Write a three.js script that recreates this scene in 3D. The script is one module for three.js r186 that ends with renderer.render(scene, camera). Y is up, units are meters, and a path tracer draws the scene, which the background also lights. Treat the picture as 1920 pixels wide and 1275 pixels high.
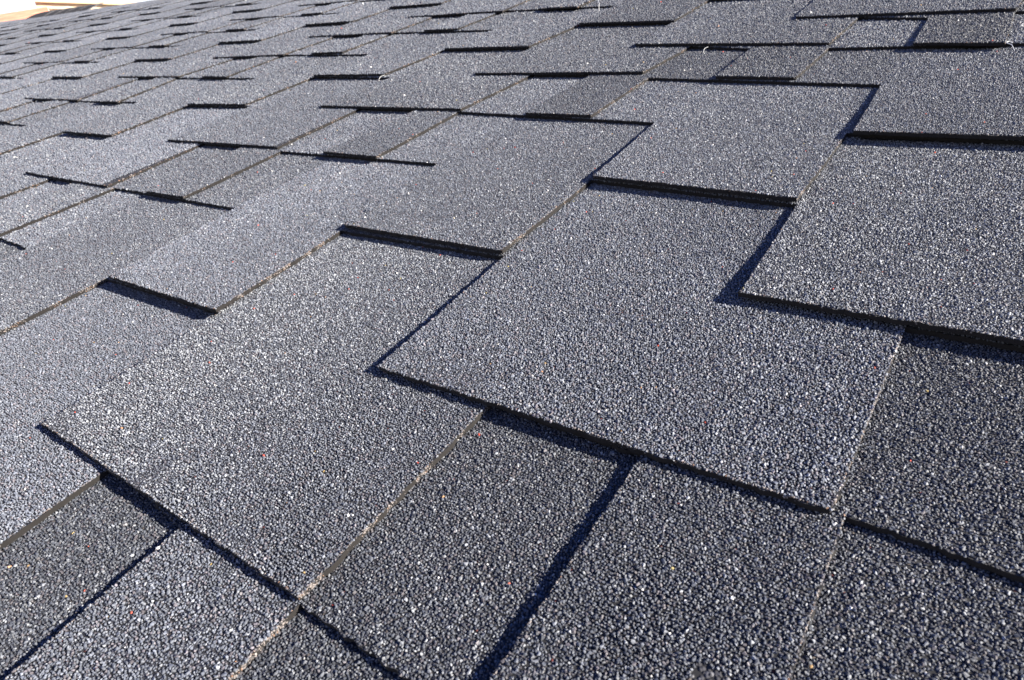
import * as THREE from 'three';
import { ConvexGeometry } from 'three/addons/geometries/ConvexGeometry.js';
import { mergeGeometries } from 'three/addons/utils/BufferGeometryUtils.js';

// ---------------------------------------------------------------- frame of the roof
// Roof axes: u along the courses, v up the slope, both counted in exposures of one course; E is one exposure in metres.
const E = 0.13129055, PITCH = 17.0885 * Math.PI / 180;
const P = 7.6167, SHIFT = 1.2761;                       // length of a shingle and side step per course, in exposures
const TH = 0.0029, GAP = 0.0009, ROOF_Y = 3.4, RIDGE = 14.95;          // thickness, air between layers, height of the roof's origin
const scene = new THREE.Scene();
const roofTurn = new THREE.Quaternion().setFromAxisAngle(new THREE.Vector3(1, 0, 0), PITCH);
const toLocal = (u, v, z) => new THREE.Vector3(u * E, z, -v * E);                       // z in metres
const toWorld = (u, v, z) => toLocal(u, v, z).applyQuaternion(roofTurn).add(new THREE.Vector3(0, ROOF_Y, 0));
const dirWorld = (u, v, z) => new THREE.Vector3(u, z, -v).applyQuaternion(roofTurn);

// ---------------------------------------------------------------- camera
const CAM = [0.439087, 0.076252, 0.221336];          // u, v, z in metres
const AX = [[0.8098881, 0.5606879, -0.172367], [-0.2194011, 0.56207, 0.7974588], [0.5440078, -0.6080348, 0.5782293]];
const camera = new THREE.PerspectiveCamera(54.820417, 1920 / 1275, 0.01, 500);
camera.position.copy(toWorld(CAM[0] / E, CAM[1] / E, CAM[2]));
camera.quaternion.setFromRotationMatrix(new THREE.Matrix4().makeBasis(...AX.map(a => dirWorld(...a))));
camera.focus = 0.43; camera.userData.fStop = 24;
camera.updateMatrixWorld();

// ---------------------------------------------------------------- sky, sun, exposure
const SUN = dirWorld(2.2, 0.75, 1).normalize();
const SW = 512, SH = 256, skyData = new Float32Array(SW * SH * 4);
for (let j = 0; j < SH; j++) {
  const el = ((j + 0.5) / SH - 0.5) * Math.PI, h = Math.max(0, Math.sin(el));
  const f = Math.pow(1 - h, 6), z = [0.011, 0.037, 0.155], hz = [0.64, 0.655, 0.68];
  for (let i = 0; i < SW; i++) {
    const az = ((i + 0.5) / SW - 0.5) * 2 * Math.PI;
    const d = SUN.x * Math.cos(el) * Math.cos(az) + SUN.y * Math.sin(el) + SUN.z * Math.cos(el) * Math.sin(az);
    const g = 0.12 * Math.pow(Math.max(0, d), 12);
    for (let c = 0; c < 3; c++) skyData[(j * SW + i) * 4 + c] = el < 0 ? [0.12, 0.115, 0.10][c] : z[c] + (hz[c] - z[c]) * f + g * [1, 0.95, 0.85][c];
    skyData[(j * SW + i) * 4 + 3] = 1;
  }
}
const sky = new THREE.DataTexture(skyData, SW, SH, THREE.RGBAFormat, THREE.FloatType);
sky.mapping = THREE.EquirectangularReflectionMapping; sky.magFilter = THREE.LinearFilter; sky.minFilter = THREE.LinearFilter; sky.needsUpdate = true;
scene.background = sky; scene.environment = sky;
const sun = new THREE.DirectionalLight(new THREE.Color(1, 0.93, 0.82), 5);
sun.position.copy(camera.position).addScaledVector(SUN, 20); sun.target.position.copy(camera.position);
sun.castShadow = true; sun.shadow.mapSize.set(2048, 2048);
Object.assign(sun.shadow.camera, { left: -7, right: 7, top: 7, bottom: -7, near: 1, far: 60 });
scene.add(sun, sun.target);
const EXPOSURE = 3.55;

// ---------------------------------------------------------------- random numbers and noise
function rng(seed) { let a = seed >>> 0; return () => { a = (a + 0x6D2B79F5) >>> 0; let t = Math.imul(a ^ (a >>> 15), 1 | a); t = (t + Math.imul(t ^ (t >>> 7), 61 | t)) ^ t; return ((t ^ (t >>> 14)) >>> 0) / 4294967296; }; }
function hash(x, y) { let h = Math.imul(x, 374761393) + Math.imul(y, 668265263) | 0; h = Math.imul(h ^ (h >>> 13), 1274126177); return ((h ^ (h >>> 16)) >>> 0) / 4294967296; }
function noise(x, y) {
  const i = Math.floor(x), j = Math.floor(y), a = x - i, b = y - j, s = a * a * (3 - 2 * a), t = b * b * (3 - 2 * b);
  return (hash(i, j) * (1 - s) + hash(i + 1, j) * s) * (1 - t) + (hash(i, j + 1) * (1 - s) + hash(i + 1, j + 1) * s) * t;
}
const clamp = (x, a, b) => Math.min(b, Math.max(a, x)), lerp = (a, b, t) => a + (b - a) * t;
const smooth = (a, b, x) => { const t = clamp((x - a) / (b - a), 0, 1); return t * t * (3 - 2 * t); };

// ---------------------------------------------------------------- materials
function granuleTexture() {                              // grains scattered on dark asphalt: colour and relief, 0.3 m a side
  const n = 1024, col = new Uint8Array(n * n * 4), bmp = new Uint8Array(n * n * 4), top = new Float32Array(n * n), r = rng(77);
  for (let i = 0; i < n * n; i++) col.set([38, 38, 42, 255], i * 4), bmp.set([0, 0, 0, 255], i * 4);
  for (let k = 0; k < 62000; k++) {
    const x = r() * n, y = r() * n, ra = 1.5 + r() * 1.6, rb = ra * (0.65 + 0.35 * r()), an = r() * 3.14, ca = Math.cos(an), sa = Math.sin(an), hh = 0.55 + 0.45 * r();
    const q = r(), v = 62 + 62 * r() * r() + 20 * r(), c = q < 0.004 ? [150, 60, 45] : q < 0.03 ? [190, 190, 188] : q < 0.05 ? [130, 118, 105] : [v, v * 1.01, v * 1.1];
    for (let dy = -3; dy <= 3; dy++) for (let dx = -3; dx <= 3; dx++) {
      const a = (dx * ca + dy * sa) / ra, b = (dy * ca - dx * sa) / rb, d = a * a + b * b;
      if (d > 1) continue;
      const z = hh * Math.sqrt(1 - d), i = (((Math.floor(y) + dy + n) % n) * n + (Math.floor(x) + dx + n) % n);
      if (z < top[i]) continue;
      top[i] = z; for (let c2 = 0; c2 < 3; c2++) { col[i * 4 + c2] = c[c2]; bmp[i * 4 + c2] = 255 * z; }
    }
  }
  const make = (d, srgb) => { const t = new THREE.DataTexture(d, n, n, THREE.RGBAFormat); if (srgb) t.colorSpace = THREE.SRGBColorSpace; t.wrapS = t.wrapT = THREE.RepeatWrapping; t.magFilter = THREE.LinearFilter; t.minFilter = THREE.LinearMipmapLinearFilter; t.generateMipmaps = true; t.repeat.set(1 / 0.3, 1 / 0.3); t.needsUpdate = true; return t; };
  return [make(col, true), make(bmp, false)];
}
const [grainMap, grainBump] = granuleTexture();
const topMat = new THREE.MeshStandardMaterial({ map: grainMap, bumpMap: grainBump, bumpScale: 0.0009, roughness: 0.85 });
const bedMat = topMat.clone(); bedMat.color.setRGB(0.3, 0.3, 0.32);   // bare asphalt between coarse grains
const edgeMat = new THREE.MeshStandardMaterial({ color: new THREE.Color().setRGB(0.008, 0.0065, 0.006), roughness: 0.95 });
const backMat = new THREE.MeshStandardMaterial({ color: new THREE.Color().setRGB(0.03, 0.029, 0.028), roughness: 0.9 });
const grainMat = new THREE.MeshStandardMaterial({ color: 0xffffff, roughness: 0.62, flatShading: true });
const plain = (r, g, b, rough = 0.8) => new THREE.MeshStandardMaterial({ color: new THREE.Color().setRGB(r, g, b), roughness: rough });
function streaky(base, spread, sx, sy, rough) {          // weathered board or plaster: blotches of a slightly different tone
  const n = 256, d = new Uint8Array(n * n * 4);
  for (let y = 0; y < n; y++) for (let x = 0; x < n; x++) {
    const q = 1 + spread * (noise(x * sx, y * sy) + 0.5 * noise(x * sx * 4.1 + 9, y * sy * 4.1) - 0.75);
    d.set([clamp(base[0] * q, 0, 255), clamp(base[1] * q, 0, 255), clamp(base[2] * q, 0, 255), 255], (y * n + x) * 4);
  }
  const t = new THREE.DataTexture(d, n, n); t.colorSpace = THREE.SRGBColorSpace; t.wrapS = t.wrapT = THREE.RepeatWrapping; t.magFilter = THREE.LinearFilter; t.needsUpdate = true;
  return new THREE.MeshStandardMaterial({ map: t, roughness: rough });
}

// ---------------------------------------------------------------- the roof and its shingles
const roof = new THREE.Group(); roof.name = 'house';
roof.position.y = ROOF_Y; roof.quaternion.copy(roofTurn);
roof.userData = { label: 'house whose roof of dark grey granulated asphalt shingles fills the foreground', category: 'house' };
scene.add(roof);

// where single shingles lie off the regular grid (thousandths of an exposure): [side, up, turn] and [side, up] per lower corner of a tab (a4 ... a3) or upper end of its side (A4 ... A3)
const LAID = {
  '-1,-1': [0, -20, 0, {}], '-1,0': [0, -20, 0, {}], '2,0': [0, -10, 4, { a4: [0, 0] }],
  '0,-1': [10, -4, -5, { A3: [2, -1] }],
  '0,0': [13, 11, 26, { A4: [-16, 2], A5: [6, 2] }],
  '1,-1': [7, -46, 7, { a0: [21, 9], a3: [5, 2], A3: [16, 0], D1: [32, -33] }],
  '1,0': [33, -33, 3, { A4: [2, 36] }],
  '2,-2': [16, -7, -9, { A3: [148, -61] }],
  '2,-1': [18, -53, 8, { a0: [-3, -19], a3: [-3, 15], d0: [62, -18], d1: [-8, -3], A0: [-43, 34], A3: [21, -21], A5: [62, 7], D1: [-41, -3] }],
  '3,-2': [22, -29, -11, { a0: [168, -54], a3: [23, 0], A3: [-93, 37] }],
  '3,-1': [-28, -21, 16, { a0: [10, 0], a4: [54, -11], a5: [-26, 4], d0: [-7, 0], d1: [-9, 7], A0: [3, -58], D1: [5, 16], A5: [-33, 26], D0: [-66, 58] }],
  '4,-2': [-48, -26, -5, { a0: [29, -25], a3: [-79, 66], d0: [329, -112], d1: [135, -68], A3: [-142, 101], D1: [21, -9] }],
  '4,-1': [-28, -16, 13, { a4: [-99, 43], a5: [-94, 40], d0: [0, 32], d1: [-3, -13], D0: [-37, 64], A5: [-112, 159], D1: [23, 5] }],
  '5,-3': [26, -4, -4, { a0: [393, -132], a3: [170, -54], A3: [1, -34] }],
  '5,-2': [-32, -5, 8, { a0: [-92, 44], a3: [-68, 87], d0: [67, -59], d1: [-82, 8], a4: [307, -106], a5: [202, -77], A3: [2, 55], A5: [-103, 70], D1: [-148, 104] }],
  '5,-1': [-10, 43, -12, { a4: [4, 20], a5: [-9, 34], d0: [25, -57], A5: [-6, 49], D0: [-19, -85] }],
  '6,-3': [-16, -2, 0, { a0: [-19, 15], a3: [-42, 35], A3: [3, -28] }],
  '6,-2': [-53, 40, 16, { a0: [-80, 70], a3: [-30, 71], d0: [-87, 46], d1: [-123, 62], a4: [-14, 18], a5: [-13, -3], A3: [68, -112], A5: [-157, 139], D1: [-67, 129] }],
  '6,-1': [-11, 28, 13, { a4: [-8, 53], a5: [-3, 6], A4: [8, -77], A5: [37, -136] }],
  '7,-3': [-9, 7, 3, { a0: [42, -19], a3: [-78, 56], A3: [-66, 51] }],
  '7,-2': [-1, 57, -2, { a0: [4, 47], a3: [20, -108], d0: [-96, 123], d1: [-74, 106], a4: [-113, 55], a5: [-99, 72], A3: [44, -264], A5: [-180, 172], D1: [8, 79] }],
  '7,-1': [-18, -91, 20, { a4: [25, -13], a5: [-10, -68], A4: [23, -178] }],
  '8,-3': [-1, 15, 12, { a0: [-82, 59], a3: [-40, 40], A3: [-39, 56] }],
  '8,-2': [7, 74, -29, { a0: [66, -81], a3: [-27, -153], d0: [32, 51], d1: [37, -9], a4: [-58, 30], a5: [-58, 41], A5: [-90, 130] }],
  '9,-3': [33, 21, 18, { a0: [-23, 23], a3: [38, -32] }],
  '9,-2': [69, 42, -9, { a4: [5, 11], a5: [23, -20] }],
};
// how far a tab's lower corners have curled up, in millimetres: [left, right]
const CURL = { '2,-1,1': [3.2, 2.4], '2,-1,2': [1.2, 0.6], '3,-1,2': [3.2, 2.0], '3,-1,1': [1.6, 1.4], '4,-1,1': [2.0, 1.8], '5,-1,1': [2.4, 2.4], '1,-1,2': [0.6, 0.5] };
const AT = { a4: 2.5268 - P, a5: 3.1675 - P, d0: 5.0589 - P, d1: 6.3251 - P, a0: 0, a3: 1.8761 };   // tab corners along a shingle
const shingles = [];
function layShingle(k, m) {
  const r = rng(1000 + k * 131 + m * 17);
  const jit = s => (r() + r() - 1) * s;
  const fix = LAID[`${k},${m}`] || [jit(25), jit(18), jit(5), {}];
  const u0 = (m + 1) * P + (k - 1) * SHIFT, du = fix[0] / 1000, dv = fix[1] / 1000, rot = fix[2] / 1000;
  const mid = u0 - P + (3.1675 + 5.0589) / 2, far = k > 9 || u0 < -14;
  const base = u => k + dv + rot * (u - mid);            // the line through the tab tips
  const S = { k, m, base, teeth: [], u0 };
  ['a4', 'd0', 'a0'].forEach((L, n) => {
    const R = { a4: 'a5', d0: 'd1', a0: 'a3' }[L];
    const c = [L, R].map((key, side) => {
      const o = fix[3][key] || [jit(14), jit(16)];
      const lift = (CURL[`${k},${m},${n}`] || [1.6 * r() * r(), 1.6 * r() * r()])[side] / 1000;
      const T = fix[3][key.toUpperCase()] || [jit(8), null];
      let u = u0 + AT[key] + du, top = u - rot + clamp(T[0] / 1000, -0.12, 0.12), upv = T[1] === null ? null : clamp(T[1] / 1000, -0.13, 0.16);
      u += clamp(o[0] / 1000, -0.16, 0.2);
      let v = base(u) + clamp(o[1] / 1000, -0.1, 0.1);
      u += (CAM[0] / E - u) * lift / CAM[2]; v += (CAM[1] / E - v) * lift / CAM[2];      // measured at the corner, which stands proud by its curl
      return { u, v, lift, top, upv };
    });
    S.teeth.push({ L: c[0], R: c[1] });
  });
  S.uA = u0 - P + 1.8761 + du + 0.008; S.uB = S.teeth[2].R.top;
  S.end = Math.min(k + 2.3, RIDGE - 0.03);
  shingles.push(S);
  return S;
}
// the line of a shingle's body between its tabs runs with the tabs laid over it, or where it was measured
function settle(S) {
  const next = shingles.filter(o => o.k === S.k + 1), marks = [];
  const under = u => {
    for (const o of next) for (const t of o.teeth) if (u > t.L.u - 0.05 && u < t.R.u + 0.05) return tipV(t, clamp((u - t.L.u) / (t.R.u - t.L.u), 0, 1)) + 0.03;
    const o = next.find(q => u >= q.uA && u <= q.uB); return o ? o.base(u) + 0.012 : S.base(u) + 1;
  };
  const add = (u, upv) => marks.push([u, upv === null ? under(u) - S.base(u) : 1 + upv]);
  add(S.uA, null); for (const t of S.teeth) { add(t.L.top, t.L.upv); add(t.R.top, t.R.upv); }
  S.cut = u => { let i = 1; while (i < marks.length - 1 && u > marks[i][0]) i++; const [a, b] = [marks[i - 1], marks[i]]; return S.base(u) + lerp(a[1], b[1], clamp((u - a[0]) / (b[0] - a[0]), 0, 1)); };
}
const tipV = (t, s) => lerp(t.L.v, t.R.v, s);
// height of a shingle's upper face over the roof's datum, in metres
const sag = u => { const t = Math.min(1, Math.max(0, (-22 - u) / 14)); return -0.018 * t * t * (3 - 2 * t); };   // the old roof dips towards its far end
const rest = (S, v, u) => -(TH + GAP) * (v - S.k) + sag(u);
function toothAt(S, u, v) {                              // [tab, across 0..1, up 0..1] or null
  for (const t of S.teeth) {
    const cut = S.cut(u), s0 = (u - t.L.u) / (t.R.u - t.L.u), v0 = tipV(t, clamp(s0, 0, 1)), q = (v - v0) / (cut - v0);
    if (q < 0 || q > 1) continue;
    const l = lerp(t.L.u, t.L.top, q), rr = lerp(t.R.u, t.R.top, q), s = (u - l) / (rr - l);
    if (s >= 0 && s <= 1) return [t, s, q];
  }
  return null;
}
const lift = (t, s, q) => lerp(t.L.lift, t.R.lift, s) * (1 - q) * (1 - q);
function covers(S, u, v) { return u >= S.uA && u <= S.uB && v < S.end && (v >= S.cut(u) || !!toothAt(S, u, v)); }

function shingleGeometry(S, near) {
  const step = near ? 0.03 : 0.25, r = rng(5 + S.k * 77 + S.m * 1009), rag = near ? 0.0009 : 0.0004, wav = (a, b) => near ? 0.0009 * (noise(a * 2.3 + S.k * 9, b * 2.3 + S.m * 7) - 0.5) : 0;
  const [t0, t1, t2] = S.teeth, xs = [];
  const seg = (a, b, list) => { const n = Math.max(1, Math.round((b - a) / step)); for (let i = 0; i < n; i++) list.push(lerp(a, b, i / n)); };
  const marks = [S.uA, t0.L.top, t0.R.top, t1.L.top, t1.R.top, t2.L.top, S.uB], at = [0];
  for (let i = 0; i < 6; i++) { seg(marks[i], marks[i + 1], xs); at.push(xs.length); }
  xs.push(S.uB);
  const rows = near ? 6 : 2, top = [], org = [S.u0, S.k];
  const pos = (u, v, z) => [(u - org[0]) * E, z, -(v - org[1]) * E];
  const P3 = [], UV = [], idxTop = [], put = (u, v, z) => { P3.push(pos(u, v, z)); UV.push([u * E + S.m * 0.37 + S.k * 0.113, v * E + S.k * 0.271]); return P3.length - 1; };
  const quad = (a, b, c, d) => idxTop.push([a, b, c], [a, c, d]);
  const body = [];
  for (let j = 0; j <= rows; j++) body.push(xs.map((u, i) => { const c = S.cut(u) + (j ? 0 : (r() - 0.5) * 2 * rag / E), v = lerp(c, S.end, j / rows); return put(u, v, rest(S, v, u)); }));
  for (let j = 0; j < rows; j++) for (let i = 0; i + 1 < xs.length; i++) quad(body[j][i], body[j][i + 1], body[j + 1][i + 1], body[j + 1][i]);
  const loops = [];                                      // outline, running with the shingle on its left
  let low = [];
  const trows = near ? 24 : 4;
  S.teeth.forEach((t, n) => {
    const i0 = at[1 + 2 * n], i1 = at[2 + 2 * n], cols = i1 - i0, grid = [];
    for (let j = 0; j < trows; j++) {
      const q = j / trows, row = [];
      for (let i = 0; i <= cols; i++) {
        const s = i / cols, ut = lerp(lerp(t.L.u, t.R.u, s), xs[i0 + i], q), v0 = tipV(t, s), c = S.cut(xs[i0 + i]);
        const v = lerp(v0, c, q) + (j ? 0 : (r() - 0.5) * 2 * rag / E), u = ut + ((i === 0 || i === cols) ? (r() - 0.5) * 2 * rag / E : 0);
        row.push(put(u, v, rest(S, v, u) + lift(t, s, q) + wav(ut * 2, q) * (1 - q)));
      }
      grid.push(row);
    }
    grid.push(body[0].slice(i0, i1 + 1));
    for (let j = 0; j < trows; j++) for (let i = 0; i < cols; i++) quad(grid[j][i], grid[j][i + 1], grid[j + 1][i + 1], grid[j + 1][i]);
    t.grid = grid; t.i0 = i0; t.i1 = i1;
  });
  let i = 0; const outline = [];
  for (const t of S.teeth) {
    for (; i < t.i0; i++) outline.push(body[0][i]);
    for (let j = trows; j >= 0; j--) outline.push(t.grid[j][0]);
    for (let c = 1; c < t.grid[0].length; c++) outline.push(t.grid[0][c]);
    for (let j = 1; j <= trows; j++) outline.push(t.grid[j][t.grid[j].length - 1]);
    i = t.i1 + 1;
  }
  for (; i < xs.length; i++) outline.push(body[0][i]);
  for (let j = 1; j <= rows; j++) outline.push(body[j][xs.length - 1]);
  for (let c = xs.length - 2; c >= 0; c--) outline.push(body[rows][c]);
  for (let j = rows - 1; j > 0; j--) outline.push(body[j][0]);
  const build = (tris, uvOf) => {
    const p = new Float32Array(tris.length * 9), w = new Float32Array(tris.length * 6);
    tris.forEach((tri, a) => tri.forEach((x, b) => { p.set(x[0], a * 9 + b * 3); w.set(x[1], a * 6 + b * 2); }));
    const g = new THREE.BufferGeometry(); g.setAttribute('position', new THREE.BufferAttribute(p, 3)); g.setAttribute('uv', new THREE.BufferAttribute(w, 2)); g.computeVertexNormals(); return g;
  };
  const down = q => [q[0], q[1] - TH, q[2]];
  const topG = build(idxTop.map(t3 => t3.map(v => [P3[v], UV[v]])));
  const botG = build(idxTop.map(([a, b, c]) => [a, c, b].map(v => [down(P3[v]), UV[v]])));
  const side = [];
  for (let a = 0; a < outline.length; a++) {
    const x = outline[a], y = outline[(a + 1) % outline.length], X = P3[x], Y = P3[y];
    side.push([[down(X), UV[x]], [down(Y), UV[y]], [Y, UV[y]]], [[down(X), UV[x]], [Y, UV[y]], [X, UV[x]]]);
  }
  return mergeGeometries([topG, build(side), botG], true);
}

// ---- which shingles there are: enough to cover the frame and a margin round it
const toCam = (u, v, z = 0) => {
  const d = [u * E - CAM[0], v * E - CAM[1], z - CAM[2]], q = AX.map(a => a[0] * d[0] + a[1] * d[1] + a[2] * d[2]);
  return { x: 1229.326 * q[0] / -q[2], y: -1229.326 * q[1] / -q[2], depth: -q[2], dist: Math.hypot(...d) };
};
const inFrame = (u, v, grow) => { const c = toCam(u, v); return c.depth > 0.05 && Math.abs(c.x) < 960 * grow && Math.abs(c.y) < 637 * grow; };
for (let k = -3; k <= 13; k++) for (let m = -10; m <= 1; m++) {
  const a = (m + 1) * P + (k - 1) * SHIFT - P + 1.876;
  let seen = false;
  for (let x = 0; x <= 12 && !seen; x++) for (let y = 0; y <= 4; y++) if (inFrame(a + P * x / 12, k + y / 2, 1.35)) { seen = true; break; }
  if (seen || (k <= 8 && m >= -2 && m <= 0)) layShingle(k, m);
}
shingles.forEach(settle);

// ---- granules
const rocks = [3, 11, 29, 47].map(seed => {              // crushed stone: hulls of a few points, angular
  const r = rng(seed), pts = [];
  for (let i = 0; i < 9; i++) { const y = 1 - 2 * (i + 0.5) / 9, a = i * 2.39996 + r() * 0.9, q = Math.sqrt(1 - y * y), d = 0.8 + 0.5 * r(); pts.push(new THREE.Vector3(Math.cos(a) * q * d, y * d, Math.sin(a) * q * d)); }
  return new ConvexGeometry(pts);
});
let total = 0;
function granulesOf(S, over) {
  const r = rng(40000 + S.k * 911 + S.m * 37), mats = [], cols = [], M = new THREE.Matrix4(), Q = new THREE.Quaternion(), eu = new THREE.Euler(), pos = new THREE.Vector3(), sc = new THREE.Vector3();
  const org = new THREE.Vector3(S.u0 * E, 0, -S.k * E);
  const add = (u, v, z, size, c, flat) => {
    const a = r() * 6.2832; eu.set((r() - 0.5) * flat, a, (r() - 0.5) * flat); Q.setFromEuler(eu);
    sc.set(size * (0.88 + 0.4 * r()), size * (0.66 + 0.34 * r()), size * (0.72 + 0.3 * r()));
    M.compose(pos.set(u * E - org.x, z, -v * E - org.z), Q, sc); mats.push(M.toArray()); cols.push(c);
  };
  const cell = 0.2;
  const tone = TONE[`${S.k},${S.m}`] || 0.84 + 0.22 * hash(S.k * 3 + 7, S.m * 5 + 11);
  for (let cu = Math.floor(S.uA / cell) * cell; cu < S.uB; cu += cell) for (let cv = S.k - 0.2; cv < S.k + 2.15; cv += cell) {
    if (!inFrame(cu + cell / 2, cv + cell / 2, 1.1) && !inFrame(cu, cv, 1.1)) continue;
    const d = toCam(cu + cell / 2, cv + cell / 2).dist, sp = 0.0013 * clamp(d / 0.62, 1, 3.1), n = Math.max(1, Math.round(cell * E / sp)), w = cell / n;
    for (let a = 0; a < n; a++) for (let b = 0; b < n; b++) {
      const u = cu + (a + (b % 2 ? 0.5 : 0) + (r() - 0.5) * 0.75 + 0.25) * w, v = cv + (b + 0.5 + (r() - 0.5) * 0.75) * w;
      if (u < S.uA || u > S.uB) continue;
      const tooth = v < S.cut(u) ? toothAt(S, u, v) : null;
      if (v < S.cut(u) && !tooth) continue;
      const inset = 0.035;                                // keep a little of the covered margin, under the edges above
      let hid = false;
      for (const o of over) if (covers(o, u, v) && covers(o, u - inset, v) && covers(o, u + inset, v) && covers(o, u, v - 0.06)) { hid = true; break; }
      if (hid) continue;
      const z = rest(S, v, u) + (tooth ? lift(...tooth) : 0), ti = tooth ? S.teeth.indexOf(tooth[0]) : S.teeth.findIndex(t => u >= t.L.top && u <= t.R.top), mix = MIX[`${S.k},${S.m},${ti}`], mt = S.teeth[Math.max(0, ti)];
      const size = sp * (0.34 + 0.46 * r() * r() + 0.1 * r());
      add(u, v, z + size * (0.12 + 0.34 * r()), size, grainColor(r, u, v, S, mix, clamp((u - mt.L.u) / (mt.R.u - mt.L.u), 0, 1), tone * (0.84 + 0.3 * hash(S.k * 7 + ti * 3 + 50, S.m * 11 + 60)), sp), 3);
    }
  }
  // worn edges: grains and mat showing on the cut sides of the tabs
  for (const t of S.teeth) for (const [side, dense] of [['R', 0.85], ['L', 0.15], ['T', 0.2]]) {
    const c0 = t.L, c1 = t.R, len = side === 'T' ? c1.u - c0.u : 1;
    const d = toCam(c1.u, S.k + 0.5).dist;
    if (d > 2.2) continue;
    const near = 1 - smooth(0.45, 0.9, d), sp = 0.0009 * clamp(d / 0.6, 1, 2.4), full = dense * (0.4 + 0.9 * near);
    for (let j = 0; j < full * 4 * len * E / sp; j++) {
      const q = r(); let u, v;
      if (noise(q * 14 + S.k * 7, S.m * 3 + (side === 'R' ? 1 : 5)) < 0.42 - 0.3 * near) continue;
      if (side === 'T') { u = lerp(c0.u, c1.u, q); v = tipV(t, q) + 0.0006 / E; } else { const c = t[side]; v = lerp(c.v, S.cut(c.u), q); u = lerp(c.u, c.top, q) + (side === 'R' ? -1 : 1) * 0.0004 / E; }
      if (!inFrame(u, v, 1.1)) continue;
      const z = rest(S, v, u) + lift(t, side === 'T' ? q : side === 'R' ? 1 : 0, side === 'T' ? 0 : q) - TH * Math.pow(r(), side === 'R' ? 1.2 : 3) * (side === 'R' ? 0.95 : 0.6) + 0.0002;
      const k2 = 0.5 + 0.7 * r(), q2 = r();
      add(u, v, z, 0.00048 * clamp(d / 0.6, 1, 2.0) * (0.7 + 0.6 * r()), q2 < 0.22 - 0.12 * near ? [0.2 * k2, 0.12 * k2, 0.08 * k2] : q2 < 0.8 ? [0.2 * k2, 0.175 * k2, 0.165 * k2] : [0.06 * k2, 0.055 * k2, 0.055 * k2], 3);
    }
  }
  if (!mats.length) return null;
  const g = new THREE.InstancedMesh(rocks[(S.k * 3 + S.m * 5 + 400) % 4], grainMat, mats.length), col = new THREE.Color();
  mats.forEach((a, i) => { g.setMatrixAt(i, M.fromArray(a)); g.setColorAt(i, col.setRGB(...cols[i])); });
  total += mats.length;
  return g;
}
// the mix of grains on single tabs: share of pale grains at the left and right side, tone of the dark ones
const MIX = {
  '1,-1,2': [0.42, 0.06, 0.98], '0,-1,2': [0.03, 0.02, 1.3], '2,-1,1': [0.03, 0.04, 1.2], '2,-1,2': [0.04, 0.04, 1.15], '3,-1,2': [0.40, 0.24, 0.9],
  '3,-1,1': [0.06, 0.12, 1.0], '4,-1,1': [0.14, 0.18, 1.04], '5,-1,1': [0.1, 0.08, 0.9], '0,0,0': [0.03, 0.03, 1.1], '3,-2,2': [0.02, 0.03, 1.15], '1,0,0': [0.05, 0.05, 0.76],
  '5,-1,0': [0.04, 0.04, 0.72], '6,-1,0': [0.06, 0.05, 0.66], '7,-1,0': [0.04, 0.04, 0.62], '4,-1,0': [0.03, 0.03, 0.8],
};
const TONE = { '1,0': 0.72, '0,0': 0.74, '-1,0': 0.64, '-1,-1': 0.9, '0,-1': 0.8, '5,-1': 0.85, '6,-1': 0.82, '7,-1': 0.78, '2,0': 0.66, '2,-1': 0.95, '4,-1': 0.9 };
function grainColor(r, u, v, S, mix, s, tone, sp) {
  const q = r() * Math.pow(sp / 0.0013, 1.6);
  if (q < 0.0005) return [0.26 + 0.22 * r(), 0.07, 0.045];
  if (q < 0.0010) return [0.26 + 0.1 * r(), 0.17 + 0.08 * r(), 0.09];
  if (q < 0.0022) { const k = 0.4 + 0.3 * r(); return [k, k * 0.98, k * 0.95]; }
  // the blend drop: bands with more of the pale grains, others of the plum-dark ones
  const blend = noise(u * 0.9 + 31 * (S.m + 9), v * 0.7 + S.k * 3.1) + 0.45 * noise(u * 2.6 + 5, v * 2.6) - 0.72;
  const pale = mix ? lerp(mix[0], mix[1], smooth(0, 1, s)) + 0.06 * blend : clamp(0.06 + 0.2 * blend, 0.015, 0.3);
  const w = Math.pow(0.0013 / sp, 0.7), shade = mix ? mix[2] : tone;    // coarse grains stand for several fine ones: their mix, so less spread
  if (r() < pale) { const k = lerp(0.125, 0.16 + 0.16 * r() * r() + 0.06 * r(), w) * Math.pow(shade, 0.6); return [k * 0.95, k, k * 1.09]; }
  const k = lerp(0.112, 0.052 + 0.105 * r() * r() + 0.03 * r() + 0.05 * r() * r() * r(), w) * shade * (1 + 0.16 * blend);
  return r() < 0.14 ? [k * 1.04, k * 0.96, k * 1.08] : [k * 0.90, k * 0.985, k * 1.19];
}

let grainMeshes = 0;
shingles.sort((a, b) => a.k - b.k || b.m - a.m);
const order = new Map(shingles.map((S, i) => [S, i]));
shingles.forEach((S, i) => {
  const close = toCam(clamp(CAM[0] / E, S.uA, S.uB), S.k + 1).dist;
  const mesh = new THREE.Mesh(shingleGeometry(S, close < 1.4), [close < 1.4 ? bedMat : topMat, edgeMat, backMat]);
  mesh.name = i ? `shingle_${String(i).padStart(3, '0')}` : 'shingle';
  mesh.position.copy(toLocal(S.u0, S.k, 0)); mesh.castShadow = mesh.receiveShadow = true;
  roof.add(mesh);
  const over = shingles.filter(o => (o.k === S.k + 1 || o.k === S.k + 2) && o.uA < S.uB + 0.3 && o.uB > S.uA - 0.3);
  const g = granulesOf(S, over);
  if (g) { g.name = grainMeshes++ ? `granules_${String(grainMeshes - 1).padStart(3, '0')}` : 'granules'; g.userData = { kind: 'stuff' }; g.castShadow = g.receiveShadow = true; mesh.add(g); }
});
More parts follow.
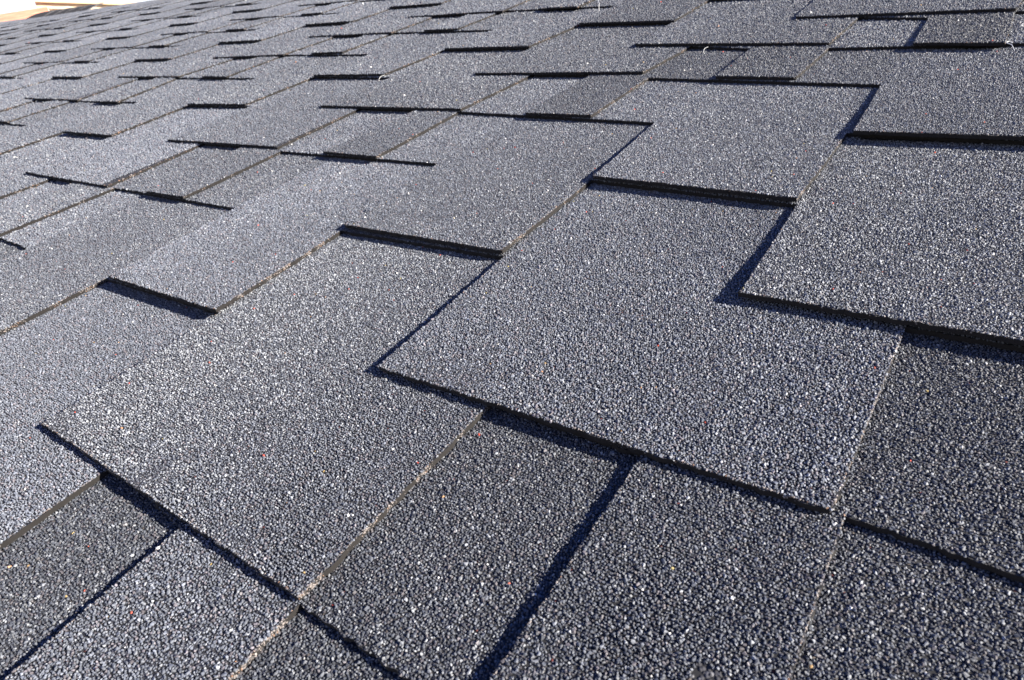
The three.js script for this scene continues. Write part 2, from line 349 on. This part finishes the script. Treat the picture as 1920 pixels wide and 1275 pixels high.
console.log('shingles', shingles.length, 'granules', total);

// ---- boards under the shingles, ridge and the far slope
const EAVE = -3.4, UL = -62, UR = 12;
{
  const slab = (u0, u1, v0, v1, z0, z1) => { const g = new THREE.BoxGeometry((u1 - u0) * E, z1 - z0, (v1 - v0) * E); g.translate((u0 + u1) / 2 * E, (z0 + z1) / 2, -(v0 + v1) / 2 * E); return g; };
  const deck = new THREE.Mesh(slab(UL, UR, EAVE, RIDGE, -0.08, -0.042), plain(0.1, 0.075, 0.05)); deck.name = 'roof_deck'; roof.add(deck);
  const back = slab(UL, UR, 0.1, 16, -0.08, -0.034);
  const far = new THREE.Mesh(back, topMat); far.name = 'rear_slope'; far.position.copy(toLocal(0, RIDGE, 0)); far.rotation.x = -2 * PITCH; 
  roof.add(far);
  // ridge caps: bent pieces overlapping along the ridge
  const cap = (() => {
    const half = 1.15 * E, long = 2.2 * E, t = 0.005, sl = Math.tan(2 * PITCH), s = new THREE.Shape();
    s.moveTo(half, 0); s.quadraticCurveTo(0.02, 0.004, -half, -half * sl); s.lineTo(-half, -half * sl - t); s.quadraticCurveTo(0.02, 0.004 - t, half, -t); s.closePath();
    const g = new THREE.ExtrudeGeometry(s, { depth: long, bevelEnabled: false, curveSegments: 8 }); g.rotateY(Math.PI / 2); g.rotateZ(0.022); return g;
  })();
  let n = 0;
  for (let u = -36.2; u < -31.5; u += 1.09) {
    const c = new THREE.Mesh(cap, [topMat, edgeMat]); c.name = n ? `ridge_cap_${String(n).padStart(3, '0')}` : 'ridge_cap'; n++;
    c.position.copy(toLocal(u + 0.05 * noise(u, 1), RIDGE + 0.05 * noise(u, 4), 0.004 + sag(u))); roof.add(c);
  }
  const walls = new THREE.Mesh(new THREE.BoxGeometry(8.6, 2.2, 3.6), streaky([206, 200, 186], 0.1, 0.05, 0.05, 0.9)); walls.name = 'wall';
  walls.rotation.x = -PITCH; walls.position.copy(new THREE.Vector3(-3.3, 1.1 - ROOF_Y, -2.2).applyQuaternion(roofTurn.clone().invert())); roof.add(walls);
}

// ---------------------------------------------------------------- what stands beyond
const groundMat = streaky([108, 104, 88], 0.35, 0.06, 0.06, 1); groundMat.map.repeat.set(120, 120);
const ground = new THREE.Mesh(new THREE.PlaneGeometry(900, 900), groundMat); ground.rotation.x = -Math.PI / 2; ground.name = 'ground'; ground.userData = { kind: 'structure' }; ground.receiveShadow = true; scene.add(ground);

const ray = (x, y) => { const a = (x - 960) / 1229.326, b = -(y - 637.5) / 1229.326; return dirWorld(...[0, 1, 2].map(i => AX[0][i] * a + AX[1][i] * b - AX[2][i])); };
const eye = camera.position.clone();
const out = (x, y, d) => eye.clone().addScaledVector(ray(x, y).normalize(), d);
const level = (x, y, h) => { const d = ray(x, y); return eye.clone().addScaledVector(d, (h - eye.y) / d.y); };
function along(A, B) {                                   // a group at A whose x axis runs level towards B
  const g = new THREE.Group(); g.position.set(A.x, 0, A.z); g.rotation.y = Math.atan2(-(B.z - A.z), B.x - A.x); g.userData.len = Math.hypot(B.x - A.x, B.z - A.z); scene.add(g); return g;
}
const part = (g, name, m, w, h, d, x, y, z, tilt = 0) => { const o = new THREE.Mesh(new THREE.BoxGeometry(w, h, d), m); o.name = name; o.position.set(x, y, z); o.rotation.x = tilt; g.add(o); return o; };
{
  const A = out(66, 5, 9), g = along(A, A.clone().add(new THREE.Vector3(0.53, 0, -0.85))), L = 4.2;
  g.name = 'neighbour_house'; g.userData = { label: 'cream walled house with a tan eave board beyond the ridge at the upper left corner', category: 'house' };
  part(g, 'eave_board', streaky([206, 186, 158], 0.25, 0.3, 0.05, 0.8), L, 0.05, 0.22, L / 2, A.y - 0.025, -0.1);
  part(g, 'wall', streaky([244, 238, 222], 0.1, 0.05, 0.05, 0.9), L - 0.06, A.y - 0.05, 2.4, L / 2 + 0.03, (A.y - 0.05) / 2, -1.24);
  part(g, 'roof', streaky([206, 176, 142], 0.2, 0.2, 0.2, 0.9), L, 0.03, 2.6, L / 2, A.y + 0.018, -1.25);
  for (const x of [0.09, 0.19]) { const p = new THREE.Mesh(new THREE.CylinderGeometry(0.016, 0.016, A.y - 0.06, 10), plain(0.75, 0.72, 0.66)); p.name = x > 0.1 ? 'downpipe_001' : 'downpipe'; p.position.set(x, (A.y - 0.06) / 2, 0.0); g.add(p); }
}
{
  const D = out(88, 13, 7.6), g = along(D, D.clone().add(new THREE.Vector3(0.4, 0, -0.92))), tilt = 0.2, L = 2.6;
  g.name = 'outbuilding'; g.userData = { label: 'low outbuilding with a sloping salmon red roof edge beyond the far left ridge', category: 'outbuilding' };
  const slope = new THREE.Group(); slope.position.y = D.y; slope.rotation.z = tilt; slope.name = 'roof'; g.add(slope);
  part(slope, 'roof_edge', streaky([176, 118, 98], 0.3, 0.15, 0.05, 0.85), L, 0.07, 0.04, -L / 2, -0.035, 0);
  part(slope, 'roof_sheet', streaky([168, 94, 70], 0.3, 0.1, 0.1, 0.9), L, 0.03, 1.6, -L / 2, -0.04, -0.82);
  part(g, 'wall', streaky([225, 214, 190], 0.1, 0.05, 0.05, 0.9), L - 0.2, D.y - 0.65, 1.4, -L / 2, (D.y - 0.65) / 2, -0.8);
}
// lint caught under the tabs
const fibreMat = plain(0.72, 0.72, 0.70, 0.6);
function fibre(label, pts, rad) {
  const p0 = toWorld(pts[0][0], pts[0][1], 0), c = new THREE.CatmullRomCurve3(pts.map(p => toWorld(p[0], p[1], p[2] / 1000).sub(p0)));
  const o = new THREE.Mesh(new THREE.TubeGeometry(c, 20, rad, 6), fibreMat); o.name = 'fibre' + (fibre.n ? `_${String(fibre.n).padStart(3, '0')}` : ''); fibre.n = (fibre.n || 0) + 1;
  o.position.copy(p0); o.userData = { label, category: 'fibre', group: 'loose white fibres on the roof' }; scene.add(o);
}
fibre('short curved white fibre at the right end of a dark tab edge left of centre', [[-2.60, 5.944, -3], [-2.585, 5.93, 0], [-2.57, 5.955, 3], [-2.54, 5.99, 4]], 0.0003);
fibre('longest white fibre, standing up at the top edge of the frame', [[-1.30, 8.78, -3], [-1.31, 8.80, 2], [-1.36, 8.90, 5], [-1.45, 9.05, 7], [-1.52, 9.2, 8]], 0.0003);
fibre('faint white fibre hanging across the middle of a long black tab edge', [[0.876, 6.83, -5], [0.872, 6.82, -2], [0.876, 6.84, 1], [0.90, 6.86, 2]], 0.0003);
fibre('looped white fibre on the shingles at the far right near the top', [[3.25, 6.68, -2], [3.235, 6.70, 0.5], [3.22, 6.74, 1.5], [3.19, 6.77, 2], [3.195, 6.81, 2], [3.225, 6.81, 1]], 0.0003);

scene.traverse(o => { if (o.isMesh) { o.castShadow = true; o.receiveShadow = true; } });
const renderer = new THREE.WebGLRenderer({ antialias: true });
renderer.setSize(1024, 680); renderer.toneMapping = THREE.LinearToneMapping; renderer.toneMappingExposure = EXPOSURE;
renderer.shadowMap.enabled = true;
renderer.render(scene, camera);
